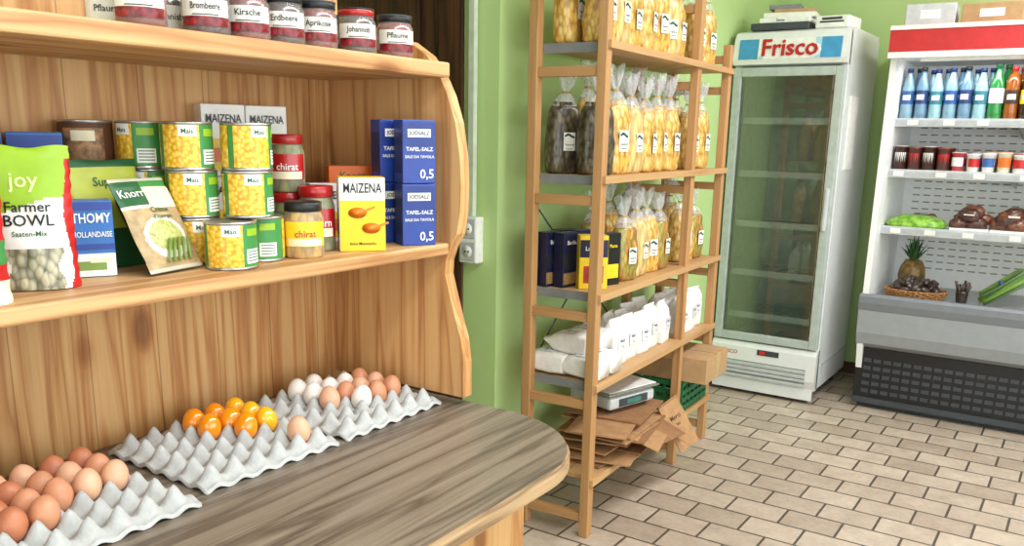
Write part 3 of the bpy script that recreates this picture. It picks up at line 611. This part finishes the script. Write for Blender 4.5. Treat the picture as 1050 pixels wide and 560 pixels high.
b=B(); lf=cells('salad',[(120,180,50),(160,205,80),(90,150,40)],40,edge=(.3,.5,.1)); b.loft([(0,.13,.08,3,0,0,0),(.015,.15,.09,3,0,0,0),(.04,.13,.08,2.5,0,0,.05),(.06,.07,.05,2.2,0,0,.1)],lf,30,nz=3); b.obj('salad_bag',T(-.77,4.955,.9655))
meatm=P('smoked_meat',(116,66,46),.35,var=.35,scale=40,bmp=.4,coat=.4); meat2=P('smoked_meat_dark',(80,44,34),.35,var=.35,scale=50,bmp=.4,coat=.4)
b=B()
b.loft([(0,.07,.05,2.3,0,0,0),(.03,.08,.055,2.3,0,0,0),(.06,.05,.035,2.1,0,0,0)],meatm,20,nz=7); b.box((0,-.05,.062),(.05,.03,.001),paper); b.obj('meat_pack',T(-.76,5.12,.9655,10))
for i in range(10):
    b=B(); b.box((0,0,.006),(.18,.14,.012),white,.004)
    for q in range(6): b.loft([(.0,.05,.032,2.4,0,0,0),(.03+.012*R.random(),.056,.036,2.3,0,0,0),(.05+.012*R.random(),.03,.02,2.2,0,0,0)],meatm if (q+i)%2 else meat2,18,nz=i+q+1,M=T(-.045+.018*q,-.03+R.uniform(0,.05),.012+.02*(q%4),R.uniform(-30,30),R.uniform(-10,10)))
    b.box((0,-.045,.115),(.05,.03,.001),paper,0,T(0,0,-.02,R.uniform(-20,20),12)); b.obj('meat_pack',T(-.52+i*.185,4.97,.9655,R.uniform(-8,8)))
b=B(); pm=cells('pineapple_skin',[(120,96,40),(150,112,44),(96,84,40)],42,rough=.6,stretch=(1,1,.9),edge=(.25,.2,.08))
b.loft([(0,.03,.03,2,0,0,0),(.01,.045,.045,2,0,0,0),(.04,.058,.058,2,0,0,0),(.08,.062,.062,2,0,0,0),(.12,.056,.056,2,0,0,0),(.15,.04,.04,2,0,0,0),(.16,.02,.02,2,0,0,0)],pm,28,nz=2)
lm=P('pineapple_leaf',(58,96,52),.5)
for ring in range(4):
    for i in range(9-ring):
        a=2*pi*i/(9-ring)+ring*.4; sp=.075-.018*ring; h=.06+.022*ring; c,s_=math.cos(a),math.sin(a); w=.009
        p=[(.012*c-w*s_,.012*s_+w*c,.155),(.012*c+w*s_,.012*s_-w*c,.155),(sp*.6*c+w*.8*s_,sp*.6*s_-w*.8*c,.155+h*.6),(sp*.6*c-w*.8*s_,sp*.6*s_+w*.8*c,.155+h*.6),(sp*c,sp*s_,.155+h)]
        b.add(p,[(0,1,2,3),(3,2,4)],lm)
b.obj('pineapple',T(-.78,5.09,.6005)@Matrix.Diagonal((1.12,1.12,1.12,1)))
b=B(); wk=P('wicker',(170,120,70),.7,var=.15,scale=80)
b.loft([(0,.13,.085,2.4,0,0,0),(.004,.135,.09,2.4,0,0,0)],wk,30)
for k in range(5):
    for i in range(36):
        a=2*pi*i/36; a2=2*pi*(i+1)/36; f=1+.03*k; w0=.004*(1 if (i+k)%2 else -1); w1=-w0
        b.rod(((.135*f+w0)*math.cos(a),(.09*f+w0)*math.sin(a),.006+k*.009),((.135*f+w1)*math.cos(a2),(.09*f+w1)*math.sin(a2),.006+k*.009),.0045,wk,5)
dkf=P('dark_fruit',(62,48,42),.4,coat=.3,var=.3)
for i in range(60):
    a=R.uniform(0,6.28); q=math.sqrt(R.random()); b.lathe([(.001,-.03),(.014,-.02),(.018,0),(.012,.022),(.001,.032)],dkf,10,T(.11*q*math.cos(a),.065*q*math.sin(a),.035+R.uniform(0,.08)*(1-q*.5),R.uniform(0,360),R.uniform(40,130)),cap=False)
b.obj('wicker_basket',T(-.725,4.905,.6005))
b=B()
b.lathe([(.025,0),(.03,.05),(.031,.06)],dkf,16)
for i in range(9): a=i*.7; b.rod((.012*math.cos(a),.012*math.sin(a),.03),(.035*math.cos(a),.035*math.sin(a),.09+.01*(i%3)),.007,dkf)
b.obj('herb_pot',T(-.505,4.90,.6005))
b=B(); ag=P('asparagus_green',(122,158,70),.5); at=P('asparagus_tip',(92,122,74),.5)
for i in range(34):
    x=R.uniform(-.06,.06); zz=.01+R.uniform(0,.055)
    b.lathe([(.007,0),(.0075,.17),(.009,.19),(.006,.215),(.001,.225)],ag if i%3 else at,8,T(-.11,x,zz,0,R.uniform(-4,4),90-36+R.uniform(-5,5)))
b.lathe([(.034,-.006),(.034,.006)],P('band_blue',(60,90,160),.5),16,T(-.02,0,.1,0,0,54))
b.obj('green_asparagus_bunch',T(-.31,4.92,.6005,20)); 
for x in (0.0,.35,.7):
    b=B(); b.loft([(0,.12,.09,6,0,0,0),(.05,.14,.1,6,0,0,0)],cgr,28)
    for i in range(12): b.lathe([(.001,-.03),(.025,-.015),(.03,0),(.022,.022),(.001,.03)],P('tomato',(200,50,30),.25,coat=.4),14,T(R.uniform(-.09,.09),R.uniform(-.06,.06),.06+R.uniform(0,.02)),cap=False)
    b.obj('vegetable_crate',T(x,4.95,.6005))
b=B(); b.box((0,0,.006),(.6,.4,.012),dgrey,.004)
for i in range(12): b.bb(-.28,.28,-.18+i*.032,-.17+i*.032,.012,.015,black)
b.obj('floor_mat',T(-.42,2.66,.0005))

# ---------------------------------------------------------------- lights
def area(name,loc,rot,sx,sy,e,c=(1,1,1)):
    l=bpy.data.lights.new(name,'AREA'); l.shape='RECTANGLE'; l.size=sx; l.size_y=sy; l.energy=e; l.color=c
    o=bpy.data.objects.new(name,l); sc.collection.objects.link(o); o.location=loc; o.rotation_euler=[math.radians(a) for a in rot]; return o
area('ceiling_lamp_1',(.2,1.2,2.66),(0,0,0),.4,2.4,52,(.98,.98,1))
area('ceiling_lamp_2',(.2,3.8,2.66),(0,0,0),.4,2.4,58,(.98,.98,1))
area('window_light_1',(2.55,.9,1.6),(0,90,0),1.7,5.0,94,(.91,.96,1))
area('window_light_2',(.6,-2.45,1.4),(90,0,0),3.0,2.0,54,(.91,.96,1))
area('chiller_fill',(.2,4.84,1.78),(20,0,0),2.1,.04,5,(.95,.98,1))  # added fill lamp under the canopy, brightens the chiller interior
w=bpy.data.worlds.new('world'); sc.world=w; w.use_nodes=True; nt=w.node_tree; bg=nt.nodes['Background']
sky=nt.nodes.new('ShaderNodeTexSky'); sky.sky_type='HOSEK_WILKIE'; sky.turbidity=6
mx=nt.nodes.new('ShaderNodeMix'); mx.data_type='RGBA'; mx.inputs[0].default_value=.6; nt.links.new(sky.outputs[0],mx.inputs[6]); mx.inputs[7].default_value=(.9,.95,1,1)
nt.links.new(mx.outputs[2],bg.inputs['Color']); bg.inputs['Strength'].default_value=1.0
# ---------------------------------------------------------------- camera
F=884
cam=bpy.data.cameras.new('camera'); cam.sensor_width=36; cam.lens=F/1050*36; cam.clip_start=.05; cam.shift_y=68/1050
co=bpy.data.objects.new('camera',cam); sc.collection.objects.link(co)
M=Matrix.Rotation(math.radians(33.7),4,'Z')@Matrix.Rotation(math.radians(90-13.4),4,'X')@Matrix.Rotation(math.radians(1.1),4,'Z')
co.matrix_world=Matrix.Translation((0,0,1.4))@M
sc.camera=co
